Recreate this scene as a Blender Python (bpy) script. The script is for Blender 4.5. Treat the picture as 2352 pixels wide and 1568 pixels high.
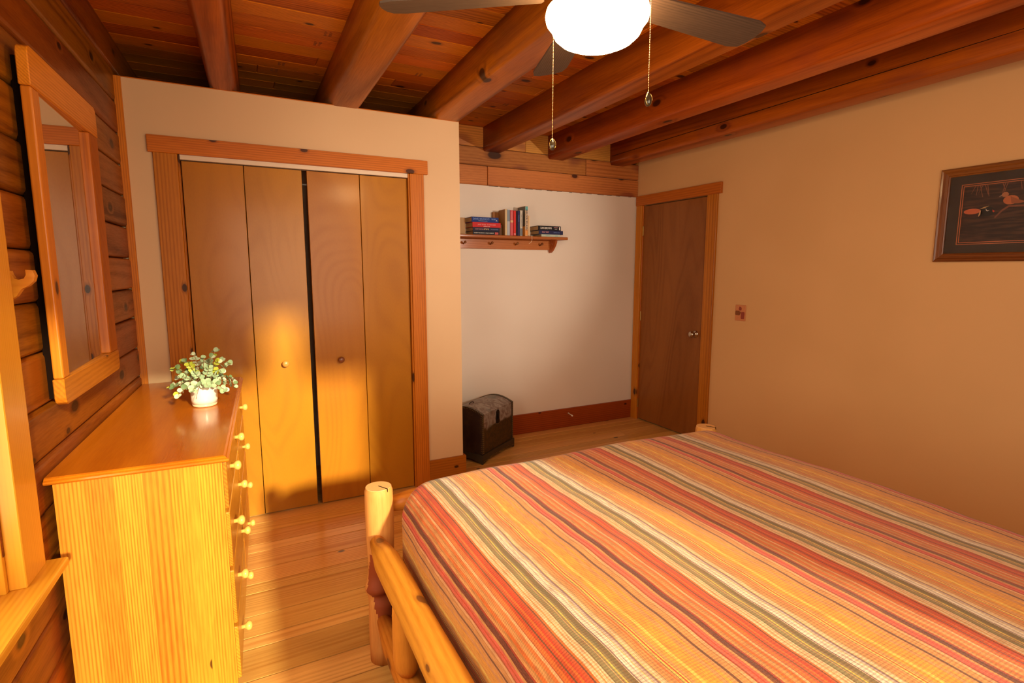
import bpy, bmesh, math, random
from mathutils import Vector, Matrix, Euler
random.seed(7)
R = math.radians
SC = bpy.context.scene
COL = SC.collection
for o in list(bpy.data.objects): bpy.data.objects.remove(o)

# ------------------------------------------------------------------ camera
cd = bpy.data.cameras.new('camera'); cam = bpy.data.objects.new('camera', cd); COL.objects.link(cam)
cam.location = (0, 0, 1.4358)
cam.rotation_euler = (R(90 - 7.5964), 0, R(-27.2734))
cd.sensor_width = 36; cd.lens = 1226.07 / 2352 * 36; cd.clip_start = 0.02
SC.camera = cam
# ------------------------------------------------------------------ view
SC.view_settings.view_transform = 'Standard'; SC.view_settings.look = 'None'
SC.view_settings.gamma = 1; SC.view_settings.use_curve_mapping = False
SC.view_settings.exposure = 0.42
# ------------------------------------------------------------------ world (late golden-hour sky, uniform haze)
w = bpy.data.worlds.new('sky'); SC.world = w; w.use_nodes = True
w.node_tree.nodes['Background'].inputs[0].default_value = (1.0, 0.87, 0.66, 1)
w.node_tree.nodes['Background'].inputs[1].default_value = 4.6
# ------------------------------------------------------------------ sun
SUN_DIR = Vector((-0.20, 1.0, -0.35)).normalized()
sd = bpy.data.lights.new('sun', 'SUN'); so = bpy.data.objects.new('sun', sd); COL.objects.link(so)
sd.energy = 5.4; sd.color = (1.0, 0.88, 0.58); sd.angle = R(3.0)
so.rotation_euler = SUN_DIR.to_track_quat('-Z', 'Y').to_euler(); so.location = (2, -6, 4)
# window portals (guide the sky light through the real openings)
def portal(name, loc, rot, sx, sy):
    l = bpy.data.lights.new(name, 'AREA'); l.shape = 'RECTANGLE'; l.size = sx; l.size_y = sy
    l.cycles.is_portal = True
    o = bpy.data.objects.new(name, l); COL.objects.link(o); o.location = loc; o.rotation_euler = rot
REAR = -0.45
portal('portal_rear_window', (0.70, REAR - 0.02, 1.45), (R(-90), 0, R(180)), 1.50, 1.40)

# ================================================================== helpers
def link(o, parent=None):
    COL.objects.link(o)
    if parent: o.parent = parent
    return o
def tag(o, label=None, cat=None, group=None, kind=None):
    if label: o['label'] = label
    if cat: o['category'] = cat
    if group: o['group'] = group
    if kind: o['kind'] = kind
    return o
def mesh(name, bm, mats, parent=None, loc=(0,0,0), rot=(0,0,0), smooth=False):
    me = bpy.data.meshes.new(name)
    bmesh.ops.recalc_face_normals(bm, faces=bm.faces)
    bm.to_mesh(me); bm.free()
    for m in (mats if isinstance(mats, (list, tuple)) else [mats]): me.materials.append(m)
    if smooth:
        for p in me.polygons: p.use_smooth = True
    o = bpy.data.objects.new(name, me); o.location = loc; o.rotation_euler = rot
    return link(o, parent)
def empty(name, loc=(0,0,0), rz=0.0):
    o = bpy.data.objects.new(name, None); o.location = loc; o.rotation_euler = (0,0,rz)
    o.empty_display_size = .05
    return link(o)
def box(bm, x0,x1,y0,y1,z0,z1, bev=0.0, seg=1):
    vs = [bm.verts.new(c) for c in ((x0,y0,z0),(x1,y0,z0),(x1,y1,z0),(x0,y1,z0),(x0,y0,z1),(x1,y0,z1),(x1,y1,z1),(x0,y1,z1))]
    fs = [bm.faces.new([vs[i] for i in f]) for f in ((0,3,2,1),(4,5,6,7),(0,1,5,4),(1,2,6,5),(2,3,7,6),(3,0,4,7))]
    if bev > 0:
        es = {e for f in fs for e in f.edges}
        bmesh.ops.bevel(bm, geom=list(es), offset=bev, segments=seg, affect='EDGES', profile=0.5)
    return bm
_cache = {}
def board(name, x0,x1,y0,y1,z0,z1, mat, parent=None, bev=0.002, seg=1):
    "one board: origin at its centre, mesh data shared between equal boards"
    dx,dy,dz = x1-x0, y1-y0, z1-z0
    key = (round(dx,4),round(dy,4),round(dz,4),bev,mat.name,name)
    if key not in _cache:
        bm = bmesh.new(); box(bm,-dx/2,dx/2,-dy/2,dy/2,-dz/2,dz/2,bev,seg)
        o = mesh(name, bm, mat, parent, ((x0+x1)/2,(y0+y1)/2,(z0+z1)/2)); _cache[key] = o.data
        return o
    o = bpy.data.objects.new(name, _cache[key]); o.location = ((x0+x1)/2,(y0+y1)/2,(z0+z1)/2)
    return link(o, parent)
def prism(bm, pts, axis, a, b):
    "extrude a closed 2D outline along an axis from a to b"
    def P(p, t):
        return {'x':(t,p[0],p[1]),'y':(p[0],t,p[1]),'z':(p[0],p[1],t)}[axis]
    A = [bm.verts.new(P(p,a)) for p in pts]; B = [bm.verts.new(P(p,b)) for p in pts]
    n = len(pts); bm.faces.new(A); bm.faces.new(B[::-1])
    for i in range(n): bm.faces.new((A[i],A[(i+1)%n],B[(i+1)%n],B[i]))
    return bm
def tube(bm, pts, rads, seg=16, caps=True, wob=0.0, rnd=None):
    "a tube through 3D points with a radius for each"
    pts = [Vector(p) for p in pts]; rings=[]
    up = Vector((0,0,1)) if abs((pts[-1]-pts[0]).normalized().z) < .9 else Vector((1,0,0))
    rnd = rnd or random
    ph = [rnd.uniform(0,6.28) for _ in range(4)]
    for i,p in enumerate(pts):
        t = (pts[min(i+1,len(pts)-1)]-pts[max(i-1,0)]).normalized()
        a = t.cross(up).normalized(); b = t.cross(a).normalized()
        ring=[]
        for k in range(seg):
            th = 2*math.pi*k/seg
            r = rads[i]*(1+wob*(math.sin(2*th+ph[0]+i*.35)+.6*math.sin(3*th+ph[1]-i*.5)))
            ring.append(bm.verts.new(p+(a*math.cos(th)+b*math.sin(th))*r))
        rings.append(ring)
    for i in range(len(rings)-1):
        for k in range(seg):
            bm.faces.new((rings[i][k],rings[i][(k+1)%seg],rings[i+1][(k+1)%seg],rings[i+1][k]))
    if caps: bm.faces.new(rings[0][::-1]); bm.faces.new(rings[-1])
    return bm
def lathe(bm, prof, axis='z', seg=24, c=(0,0,0)):
    "prof: (radius, height) list"
    rings=[]
    for r,h in prof:
        ring=[]
        for k in range(seg):
            th=2*math.pi*k/seg; u,v=r*math.cos(th),r*math.sin(th)
            co={'z':(u,v,h),'x':(h,u,v),'y':(u,h,v)}[axis]
            ring.append(bm.verts.new(Vector(co)+Vector(c)))
        rings.append(ring)
    for i in range(len(rings)-1):
        for k in range(seg): bm.faces.new((rings[i][k],rings[i][(k+1)%seg],rings[i+1][(k+1)%seg],rings[i+1][k]))
    bm.faces.new(rings[0][::-1]); bm.faces.new(rings[-1])
    return bm

# ================================================================== materials
def lin(c):
    return tuple((v/255/12.92 if v/255<=.04045 else ((v/255+.055)/1.055)**2.4) for v in c)+(1,)
class NT:
    def __init__(s, name):
        s.m = bpy.data.materials.new(name); s.m.use_nodes=True; s.t=s.m.node_tree; s.n=s.t.nodes; s.l=s.t.links
        s.b = s.n['Principled BSDF']
    def new(s, typ, **k):
        n = s.n.new(typ)
        for a,v in k.items(): setattr(n,a,v)
        return n
    def con(s, a, b): s.l.new(a,b)
    def val(s, sock, v):
        if hasattr(v,'is_linked') or isinstance(v,bpy.types.NodeSocket): s.l.new(v,sock)
        else: sock.default_value = v
    def math(s, op, a, b=0.0, clamp=False):
        n=s.new('ShaderNodeMath',operation=op,use_clamp=clamp); s.val(n.inputs[0],a); s.val(n.inputs[1],b); return n.outputs[0]
    def mr(s, v, a,b,c,d, typ='SMOOTHSTEP'):
        n=s.new('ShaderNodeMapRange',interpolation_type=typ); s.val(n.inputs[0],v)
        for i,x in enumerate((a,b,c,d)): n.inputs[1+i].default_value=x
        return n.outputs[0]
    def mix(s, f, a, b, bt='MIX'):
        n=s.new('ShaderNodeMix',data_type='RGBA',blend_type=bt); s.val(n.inputs[0],f); s.val(n.inputs[6],a); s.val(n.inputs[7],b); return n.outputs[2]
    def noise(s, vec, scale, detail=2, rough=.5, dist=0, dim='3D'):
        n=s.new('ShaderNodeTexNoise',noise_dimensions=dim); n.inputs['Scale'].default_value=scale; n.inputs['Detail'].default_value=detail
        n.inputs['Roughness'].default_value=rough; n.inputs['Distortion'].default_value=dist
        if vec is not None: s.con(vec, n.inputs['Vector'])
        return n.outputs[0]
    def bump(s, h, strength, dist=.002):
        n=s.new('ShaderNodeBump'); n.inputs['Strength'].default_value=strength; n.inputs['Distance'].default_value=dist
        s.con(h,n.inputs['Height']); s.con(n.outputs[0],s.b.inputs['Normal'])
def plain(name, col, rough=.5, metal=0, spec=.5, coat=0, emis=None, es=0):
    k=NT(name); b=k.b
    tc=k.new('ShaderNodeTexCoord'); nz=k.noise(tc.outputs['Object'],35,3,.6)
    c=lin(col); k.val(b.inputs['Base Color'], k.mix(k.mr(nz,.3,.7,0,.16,'LINEAR'), c, tuple(x*.8 for x in c[:3])+(1,)))
    b.inputs['Roughness'].default_value=rough; b.inputs['Metallic'].default_value=metal
    b.inputs['Specular IOR Level'].default_value=spec; b.inputs['Coat Weight'].default_value=coat
    if emis: b.inputs['Emission Color'].default_value=lin(emis); b.inputs['Emission Strength'].default_value=es
    return k.m
def wood(name, light, dark, axis, knotcol=(48,22,10), K=150, sc=5.0, knots=.10, kscale=4.0, rough=.33, coat=.25,
         contrast=.8, vary=.18, stretch=.10, redpatch=0.0, pitch=.0085, keep=.42):
    k=NT(name); b=k.b
    tc=k.new('ShaderNodeTexCoord'); oi=k.new('ShaderNodeObjectInfo')
    s=[1.0,1.0,1.0]; s['xyz'.index(axis)]=stretch
    mp=k.new('ShaderNodeMapping'); mp.inputs['Scale'].default_value=s; k.con(tc.outputs['Object'],mp.inputs['Vector'])
    off=k.new('ShaderNodeVectorMath',operation='MULTIPLY_ADD'); k.con(oi.outputs['Random'],off.inputs[0])
    off.inputs[1].default_value=(37.3,61.7,23.9); k.con(mp.outputs[0],off.inputs[2]); P=off.outputs[0]
    # knots
    if knots<=0: knots,keep=.01,-1
    ks=k.new('ShaderNodeSeparateXYZ'); k.con(tc.outputs['Object'],ks.inputs[0]); ot=[q for q in (0,1,2) if q!='xyz'.index(axis)]
    cb=k.new('ShaderNodeCombineXYZ'); k.val(cb.inputs[0],k.math('MULTIPLY',ks.outputs['xyz'.index(axis)],.55)); k.val(cb.inputs[1],k.math('ADD',ks.outputs[ot[0]],ks.outputs[ot[1]]))
    o2=k.new('ShaderNodeVectorMath',operation='MULTIPLY_ADD'); k.con(oi.outputs['Random'],o2.inputs[0])
    o2.inputs[1].default_value=(17.3,41.7,0); k.con(cb.outputs[0],o2.inputs[2])
    vo=k.new('ShaderNodeTexVoronoi',voronoi_dimensions='2D'); vo.inputs['Scale'].default_value=kscale; k.con(o2.outputs[0],vo.inputs['Vector'])
    sc_=k.new('ShaderNodeSeparateColor'); k.con(vo.outputs['Color'],sc_.inputs[0])
    size=k.mr(sc_.outputs[1],0,1,1.05,2.6,'LINEAR')
    d=k.math('ADD',k.math('MULTIPLY',vo.outputs['Distance'],size),k.math('MULTIPLY',k.noise(o2.outputs[0],kscale*6,1),.04))
    d=k.math('ADD',d,k.math('GREATER_THAN',sc_.outputs[0],keep))
    near=k.mr(d,.03,knots*3.2,1,0)
    core=k.mr(d,knots*.75+.03,knots+.035,1,0); rim=k.mr(d,knots*.9,knots*2.2,1,0)
    v=k.noise(P,sc,1.0,.45,.25)
    v=k.math('ADD',v,k.math('MULTIPLY',near,.10))
    sx=k.new('ShaderNodeSeparateXYZ'); k.con(tc.outputs['Object'],sx.inputs[0])
    oth=[q for q in (0,1,2) if q!='xyz'.index(axis)]
    ln=k.math('ADD',k.math('MULTIPLY',sx.outputs[oth[0]],1.0),k.math('MULTIPLY',sx.outputs[oth[1]],.85))
    sg=k.mr(oi.outputs['Random'],0,1,.65,1.35,'LINEAR')
    ln=k.math('MULTIPLY',k.math('MULTIPLY',ln,6.2832/pitch),sg)
    ring=k.math('SINE',k.math('ADD',k.math('MULTIPLY',v,K),ln)); ring=k.math('MULTIPLY_ADD',ring,.5); 
    k.n[-1].inputs[2].default_value=.5
    ring=k.math('MULTIPLY',k.math('POWER',ring,1.7),k.mr(k.noise(P,7,2),.35,.65,.25,1.0,'LINEAR'))
    fib=k.noise(P,190,2,.6)
    big=k.noise(P,2.2,2,.5)
    f=k.math('ADD',k.math('MULTIPLY',ring,contrast*.62),k.math('MULTIPLY',k.mr(fib,.35,.7,0,1,'LINEAR'),contrast*.33))
    f=k.math('ADD',f,k.mr(big,.35,.65,-.16,.36,'LINEAR'),True)
    c=k.mix(f,lin(light),lin(dark))
    c=k.mix(k.math('MULTIPLY',rim,.55),c,lin(tuple(int(.55*a+.45*q) for a,q in zip(dark,knotcol))))
    if redpatch:
        rp=k.mr(k.noise(o2.outputs[0],3.0,2,.5),.56,.66,0,redpatch); c=k.mix(rp,c,lin((120,60,45)))
    c=k.mix(k.math('MULTIPLY',core,.85),c,lin(knotcol))
    hs=k.new('ShaderNodeHueSaturation'); k.con(c,hs.inputs['Color'])
    k.con(k.mr(oi.outputs['Random'],0,1,1-vary,1+vary*.7,'LINEAR'),hs.inputs['Value'])
    r7=k.math('FRACT',k.math('MULTIPLY',oi.outputs['Random'],7.77)); k.con(k.mr(r7,0,1,.4985-.012*vary/.18,.5015+.006,'LINEAR'),hs.inputs['Hue'])
    k.con(hs.outputs[0],b.inputs['Base Color'])
    b.inputs['Coat Weight'].default_value=coat*.5; b.inputs['Coat Roughness'].default_value=.14; b.inputs['Specular IOR Level'].default_value=.22
    k.val(b.inputs['Roughness'],k.mr(f,0,1,rough,rough+.14,'LINEAR'))
    k.bump(f,.12,.001)
    return k.m
_w={}
KINDS = dict(
  log=dict(light=(164, 94, 18),dark=(92, 40, 4),K=70,sc=3.4,knots=.11,kscale=5.0,rough=.38,redpatch=.25,pitch=.06,contrast=.95,stretch=.07),
  endlog=dict(light=(212, 144, 66),dark=(146, 84, 34),K=50,sc=3,knots=.12,kscale=3.4,rough=.45,redpatch=.6,vary=.28,pitch=.018,contrast=.7),
  beam=dict(light=(190, 104, 16),dark=(114, 50, 4),K=70,sc=3.2,knots=.11,kscale=4.0,rough=.36,redpatch=.25,pitch=5,contrast=.95,stretch=.035),
  ceil=dict(light=(212, 124, 20),dark=(128, 60, 6),K=60,sc=3.6,knots=.115,kscale=6.0,rough=.42,coat=.1,pitch=.014,contrast=1.0,stretch=.06),
  floor=dict(light=(232, 180, 100),dark=(190, 126, 56),K=90,sc=4.2,knots=.06,kscale=3.6,keep=.2,rough=.28,coat=.35,contrast=.85,vary=.10,pitch=.03,stretch=.04),
  trim=dict(light=(216, 132, 32),dark=(146, 74, 12),K=46,sc=3.6,knots=.11,kscale=5.5,rough=.35,pitch=.012,contrast=.65,stretch=.05),
  baseb=dict(light=(172, 92, 24),dark=(116, 52, 10),K=40,sc=4,knots=.06,kscale=3.6,rough=.35,pitch=.014,contrast=.7,stretch=.05),
  dress=dict(light=(214, 142, 44),dark=(168, 92, 18),K=34,sc=3.4,knots=.03,kscale=2.4,keep=.15,rough=.30,contrast=1.15,vary=.06,stretch=.05,pitch=.0095),
  dtop=dict(light=(200, 118, 18),dark=(162, 84, 10),K=50,sc=3,knots=.04,kscale=2.6,keep=.3,rough=.16,coat=.6,contrast=.7,vary=.06,stretch=.06,pitch=5),
  sash=dict(light=(220, 152, 42),dark=(194, 118, 24),K=30,sc=3,knots=.03,kscale=2.6,rough=.3,vary=.08,pitch=.009,contrast=.6,stretch=.05),
  door=dict(light=(184, 118, 28),dark=(152, 88, 14),K=110,sc=2.6,knots=.0,kscale=1.6,rough=.28,contrast=.34,vary=.05,stretch=.33,pitch=5),
  rdoor=dict(light=(154,96,38),dark=(122,70,22),K=90,sc=3.4,knots=.0,kscale=1.6,rough=.36,contrast=.6,vary=.04,stretch=.14,pitch=5),
  blog=dict(light=(210, 138, 46),dark=(166, 96, 22),K=44,sc=3.6,knots=.13,kscale=7,keep=.6,rough=.40,contrast=.75,vary=.08,knotcol=(96,52,26),pitch=.03,),
  post=dict(light=(222, 160, 84),dark=(186, 118, 52),K=44,sc=4,knots=.13,kscale=6.5,keep=.6,rough=.45,contrast=.75,vary=.08,knotcol=(96,52,26),pitch=.02),
  shelf=dict(light=(184, 104, 48),dark=(146, 74, 28),K=50,sc=5,knots=.05,kscale=4,rough=.4,vary=.05,pitch=.015),
  frame=dict(light=(140,82,36),dark=(92,48,18),K=50,sc=7,knots=.0,kscale=4,rough=.3,coat=.5,vary=.05,pitch=.01),
  blade=dict(light=(96,76,60),dark=(70,56,46),K=50,sc=6,knots=.0,kscale=4,rough=.5,coat=.0,vary=.05,pitch=.008),
)
_w={}
def W(kind, axis):
    if (kind,axis) not in _w: _w[(kind,axis)] = wood('wood_%s_%s'%(kind,axis), axis=axis, **KINDS[kind])
    return _w[(kind,axis)]
def endgrain():
    k=NT('wood_end_grain'); tc=k.new('ShaderNodeTexCoord'); ln=k.new('ShaderNodeVectorMath',operation='LENGTH')
    mp=k.new('ShaderNodeMapping'); mp.inputs['Scale'].default_value=(1,1,0); k.con(tc.outputs['Object'],mp.inputs[0]); k.con(mp.outputs[0],ln.inputs[0])
    nz=k.noise(tc.outputs['Object'],25,2); r=k.math('ADD',ln.outputs['Value'],k.math('MULTIPLY',nz,.006))
    s=k.mr(k.math('SINE',k.math('MULTIPLY',r,1400)),-1,1,0,.45)
    k.val(k.b.inputs['Base Color'],k.mix(s,lin((228,176,112)),lin((176,116,62)))); k.b.inputs['Roughness'].default_value=.55
    return k.m
def drywall(nm='painted_drywall',c1=(224,188,144),c2=(218,181,137)):
    k=NT(nm); tc=k.new('ShaderNodeTexCoord'); g=k.new('ShaderNodeNewGeometry')
    a=k.noise(g.outputs['Position'],1.3,2); b2=k.noise(g.outputs['Position'],160,2)
    k.val(k.b.inputs['Base Color'],k.mix(k.mr(a,.3,.7,0,1),lin(c1),lin(c2)))
    k.b.inputs['Roughness'].default_value=.48; k.b.inputs['Specular IOR Level'].default_value=.35; k.bump(b2,.06,.001); return k.m
DRY=drywall(); DRYA=drywall('alcove_white_lit_tone',(236,222,206),(230,215,198)); DRYR=drywall('right_wall_paint',(222,174,118),(216,168,112)); END=endgrain()  # alcove off-white raised in tone to stand in for its brighter light
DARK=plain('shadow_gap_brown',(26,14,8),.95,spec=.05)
WHITE=plain('track_enamel',(226,206,180),.4)
BRASS=plain('aged_brass',(176,140,80),.35,1)
CHROME=plain('satin_nickel',(190,180,165),.22,1)
BLACKM=plain('dark_bronze',(50,40,32),.35,.8)

# ================================================================== room shell
YC, YB, XR, XE, XL = 3.327, 4.044, 3.407, 1.3325, -0.465
ZC, ZT, ZW = 2.56, 2.373, 2.1136
KX=.042; AZ=-math.atan(KX)
# floor
fl = mesh('floor', box(bmesh.new(), -.95,XR+.1, REAR-.1,YB+.1, -.12,-.020), DARK); tag(fl,kind='structure')
js=[YB+.02,3.93,3.85,3.70,3.58,3.49,3.35,3.232,3.113,2.975,2.889,2.718,2.582,2.504,2.331,2.189,2.116,1.94,1.80,1.70,1.58,1.42,1.30]
while js[-1]>REAR-.05: js.append(js[-1]-random.choice((.09,.12,.15,.17)))
for i in range(len(js)-1):
    y1,y0=js[i],js[i+1]; g=.0027
    cuts=[-.85]; c=random.uniform(.9,2.4)
    while c<XR-.3: cuts.append(c); c+=random.uniform(1.4,2.4)
    cuts.append(XR+.02)
    for a,b in zip(cuts,cuts[1:]): board('floor_plank',a+g*.6,b-g*.6,y0+g,y1-g,-.020,0,W('floor','x'),fl,.0006)
# ceiling
ce = mesh('ceiling', box(bmesh.new(), -.95,XR+.1, REAR-.1,YB+.1, ZC+.022,ZC+.10), DARK); tag(ce,kind='structure')
y=YB+.05; 
yj=3.684+.128*3
while yj>REAR-.1:
    y1,y0=yj,yj-.128
    cuts=[-.85]; c=random.uniform(-.2,1.9)
    while c<XR-.4: cuts.append(c); c+=random.uniform(1.6,2.6)
    cuts.append(XR+.02)
    for a,b in zip(cuts,cuts[1:]): board('ceiling_board',a+.001,b-.001,y0,y1,ZC,ZC+.02,W('ceil','x'),ce,.004)
    yj-=.128
STMP=plain('faded_ink',(96,50,16),.7)
for (sx,sy) in ((.47,2.84),(.44,2.98),(.30,3.35),(.27,3.47),(1.02,3.16),(1.72,3.43)):
    bm=bmesh.new()
    for r_ in (-.011,.011):
        for q in range(6): 
            w_=random.uniform(.002,.005); box(bm,-.008+r_,.008+r_-random.uniform(0,.006),-.026+q*.009,-.026+q*.009+w_,-.0003,.0003)
    st_=mesh('grade_stamp',bm,STMP,ce,(sx,sy,ZC-.0002)); tag(st_,kind='stuff')
# right wall with its door opening
DY0,DY1,DZ=3.172,3.948,2.030
bm=bmesh.new(); box(bm,XR,XR+.12,REAR-.1,DY0,-.02,ZC+.02); box(bm,XR,XR+.12,DY1,YB+.1,-.02,ZC+.02); box(bm,XR,XR+.12,DY0,DY1,DZ,ZC+.02); box(bm,XR+.06,XR+.12,DY0,DY1,-.02,DZ)
wr=mesh('wall_right',bm,DRYR); tag(wr,kind='structure')
# back wall: drywall below, flat log courses above
wb=mesh('wall_back',box(bmesh.new(),-.95,XR+.02,YB,YB+.12,-.02,ZW),DRYA); tag(wb,kind='structure')
rows=[(2.1136,2.264,[-.8,1.857,XR]),(2.266,2.404,[-.8,1.0,2.815,XR]),(2.406,2.56,[-.8,.9,2.205,XR])]
for r,(z0,z1,cuts) in enumerate(rows):
    for j,(a,b) in enumerate(zip(cuts,cuts[1:])):
        board('log_course',a+.0015,b-.0015,YB-.012-(.004*((r+j)%2)),YB+.10,z0+.001,z1-.001,W('endlog','x'),wb,.004)
# thin cracked caulk line under the courses
bm=bmesh.new()
for i in range(14):
    a=1.86+i*.108; box(bm,a+random.uniform(0,.04),a+random.uniform(.05,.1),YB-.002,YB+.002,2.1105,2.1128)
tag(mesh('caulk_crack',bm,DARK,wb),kind='stuff')
# closet wall: front with opening, side return
OX0,OX1,OZ=-.2217,.9927,2.027
bm=bmesh.new()
box(bm,-.60,OX0-.0,YC,YC+.10,-.02,ZT); box(bm,OX1,XE,YC,YC+.10,-.02,ZT); box(bm,OX0,OX1,YC,YC+.10,OZ,ZT)
box(bm,XE-.10,XE,YC+.10,YB,-.02,ZT)
wc=mesh('wall_closet',bm,DRY); tag(wc,kind='structure')
# rear wall behind the camera with the window openings
def wall_holes(bm,x0,x1,z0,z1,y0,y1,holes):
    xs=sorted({x0,x1,*[h[0] for h in holes],*[h[1] for h in holes]}); zs=sorted({z0,z1,*[h[2] for h in holes],*[h[3] for h in holes]})
    for a,b in zip(xs,xs[1:]):
        for c,d in zip(zs,zs[1:]):
            if not any(h[0]<=a and b<=h[1] and h[2]<=c and d<=h[3] for h in holes): box(bm,a,b,y0,y1,c,d)
RH=[(-.05,1.45,.75,2.15),(.885,1.09,2.15,2.52)]
bm=bmesh.new(); wall_holes(bm,-.95,XR+.12,-.02,ZC+.02,REAR-.08,REAR,RH)
we=mesh('wall_rear',bm,DRY); tag(we,kind='structure')
# left wall: stacked square logs, slightly out of square with the room
LW=(XL,YC,0)
S0,S1=-4.05,.80           # run of the wall
WS0,WS1,WZ0,WZ1=-2.95,-1.70,.66,2.02
bm=bmesh.new()
def holesL(bm):
    for a,b,c,d in ((S0,WS0,-.02,ZC+.02),(WS1,S1,-.02,ZC+.02),(WS0,WS1,-.02,WZ0),(WS0,WS1,WZ1,ZC+.02)): box(bm,-.16,-.03,a,b,c,d)
holesL(bm)
wl=mesh('wall_left',bm,DARK,None,LW,(0,0,AZ)); tag(wl,kind='structure')
lj=[-.01,.14,.29,.44,.59,.74,.891,1.037,1.194,1.342,1.495,1.65,1.802,1.952,2.100,2.250,2.405,2.58]
def logprof(z0,z1,r=.016):
    pts=[(-.10,z0+.001)]; n=5
    for i in range(n+1):
        a=-math.pi/2+math.pi/2*i/n; pts.append((-r*1.1+r*1.1*math.cos(a),z0+.0015+r+r*math.sin(a)))
    for i in range(n+1):
        a=math.pi/2*i/n; pts.append((-r*1.1+r*1.1*math.cos(a),z1-.0015-r+r*math.sin(a)))
    pts.append((-.10,z1-.001)); return pts
for i,(z0,z1) in enumerate(zip(lj,lj[1:])):
    spans=[(S0,S1)]
    if z1>WZ0+.05 and z0<WZ1-.05: spans=[(S0,WS0),(WS1,S1)]
    elif i in (2,15): spans=[(S0,-1.9+.2*(i%2)),(-1.9+.2*(i%2),S1)]
    for a,b in spans:
        zc=(z0+z1)/2; c=(a+b)/2
        bm=prism(bmesh.new(),[(x,z-zc) for x,z in logprof(z0,z1)],'y',a-c,b-c)
        mesh('log',bm,W('log','y'),wl,(random.uniform(-.002,.002),c,zc))
# ------------------------------------------------------------------ ceiling beams (round logs with flat sides)
def beamprof(w,round_):
    "x,z outline; top at ZC, bottom at ZT"
    h=ZC-ZT; zr=h*round_; pts=[(-w/2,h)]; n=8
    for i in range(n+1):
        a=math.pi+math.pi/2*i/n; e=.75+.25*round_
        pts.append((-w/2+w/2*round_*1.0*(1+math.cos(a)) if round_<1 else w/2*math.cos(a), zr*(1+math.sin(a))))
    for i in range(n+1):
        a=1.5*math.pi+math.pi/2*i/n
        pts.append((w/2-w/2*round_*(1-math.cos(a)) if round_<1 else w/2*math.cos(a), zr*(1+math.sin(a))))
    pts.append((w/2,h)); return pts
BE=[(-.062,.030,.15,.55,'leftmost ceiling log beam, round-bellied, nearest the log wall'),
    (.606,.640,.20,.42,'second ceiling log beam from the left, broad and orange-brown'),
    (1.215,1.275,.185,.32,'third ceiling log beam, ending at the right end of the closet wall top'),
    (1.895,1.90,.16,.20,'fourth ceiling log beam, its far end resting on the alcove wall logs'),
    (2.49,2.505,.165,.20,'fifth ceiling log beam, one in from the beam beside the right wall'),
    (3.15,3.157,.165,.20,'last ceiling log beam on the right, split lengthwise, along the drywall')]
for xn,xf,wd,rd,lab in BE:
    bm=bmesh.new(); L=YB-REAR
    pts=beamprof(wd,rd); n=len(pts); rings=[]
    for q in range(13):
        t=q/12; yy=REAR+L*t; cx=(xn+(xf-xn)*(yy-1.5)/(YB-1.5)); 
        wob=1+.018*math.sin(q*1.3+xn*9)
        rings.append([bm.verts.new((cx+a*wob,yy-(REAR+L/2),b+(0 if b>.1 else .003*math.sin(q*.9+xn*5)))) for a,b in pts])
    for A,B in zip(rings,rings[1:]):
        for i in range(n): bm.faces.new((A[i],A[(i+1)%n],B[(i+1)%n],B[i]))
    bm.faces.new(rings[0]); bm.faces.new(rings[-1][::-1])
    o=mesh('ceiling_beam',bm,W('beam','y'),None,(0,REAR+L/2,ZT)); tag(o,lab,'beam','log beams across the ceiling')
    for p in o.data.polygons: p.use_smooth = abs(p.normal.y)<.5
    if xn>3: 
        c=mesh('crack',box(bmesh.new(),-.0015,.003,-2.2,2.2,-.0012,.0012),DARK,o,(xn-wd/2-.0005,0,.085)); c.rotation_euler=(R(-.25),0,0)
# ------------------------------------------------------------------ trims
def strim(name,*a,mat,**k): return tag(board(name,*a,mat,None,**k),kind='structure')
strim('trim_1',-.470,-.437,YC-.018,YC,0,ZT,mat=W('trim','z'))
strim('trim_2',-.331,OX0-.004,YC-.02,YC+.002,0,OZ,mat=W('trim','z'))      # closet casing left
strim('trim_3',OX1+.004,1.0852,YC-.02,YC+.002,0,OZ,mat=W('trim','z'))     # closet casing right
strim('trim_4',-.352,1.1116,YC-.023,YC+.002,OZ,2.1111,mat=W('trim','x'))   # closet head casing
strim('trim_5',OX0,OX1,YC-.004,YC+.045,2.003,2.027,mat=WHITE,bev=.001)     # white bifold track
strim('trim_6',OX0-.004,OX0+.006,YC-.012,YC+.09,0,2.027,mat=W('trim','z'))  # jamb edges
strim('trim_7',OX1-.006,OX1+.004,YC-.012,YC+.09,0,2.027,mat=W('trim','z'))
strim('trim_8',-.44,XE-.0,YC-.004,YC+.10,ZT,ZT+.004,mat=W('trim','x'),bev=.001)
strim('baseboard_closet',1.0852,XE+.018,YC-.018,YC,0,.168,mat=W('baseb','x'))
strim('baseboard_return',XE,XE+.018,YC,YB-.02,0,.168,mat=W('baseb','y'))
strim('baseboard_back',XE+.018,XR-.0,YB-.02,YB,0,.1753,mat=W('baseb','x'))
strim('trim_9',XR-.02,XR,3.071,3.172,0,2.030,mat=W('trim','z'))            # room door casing, latch side
strim('trim_10',XR-.02,XR,3.948,YB-.021,0,2.030,mat=W('trim','z'))         # hinge side
strim('trim_11',XR-.023,XR,3.037,YB-.016,2.030,2.117,mat=W('trim','y'))    # head
strim('trim_12',XR-.004,XR+.012,3.166,3.178,0,2.03,mat=W('trim','z'))
strim('trim_13',XR-.004,XR+.012,3.942,3.950,0,2.03,mat=W('trim','z'))
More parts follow.
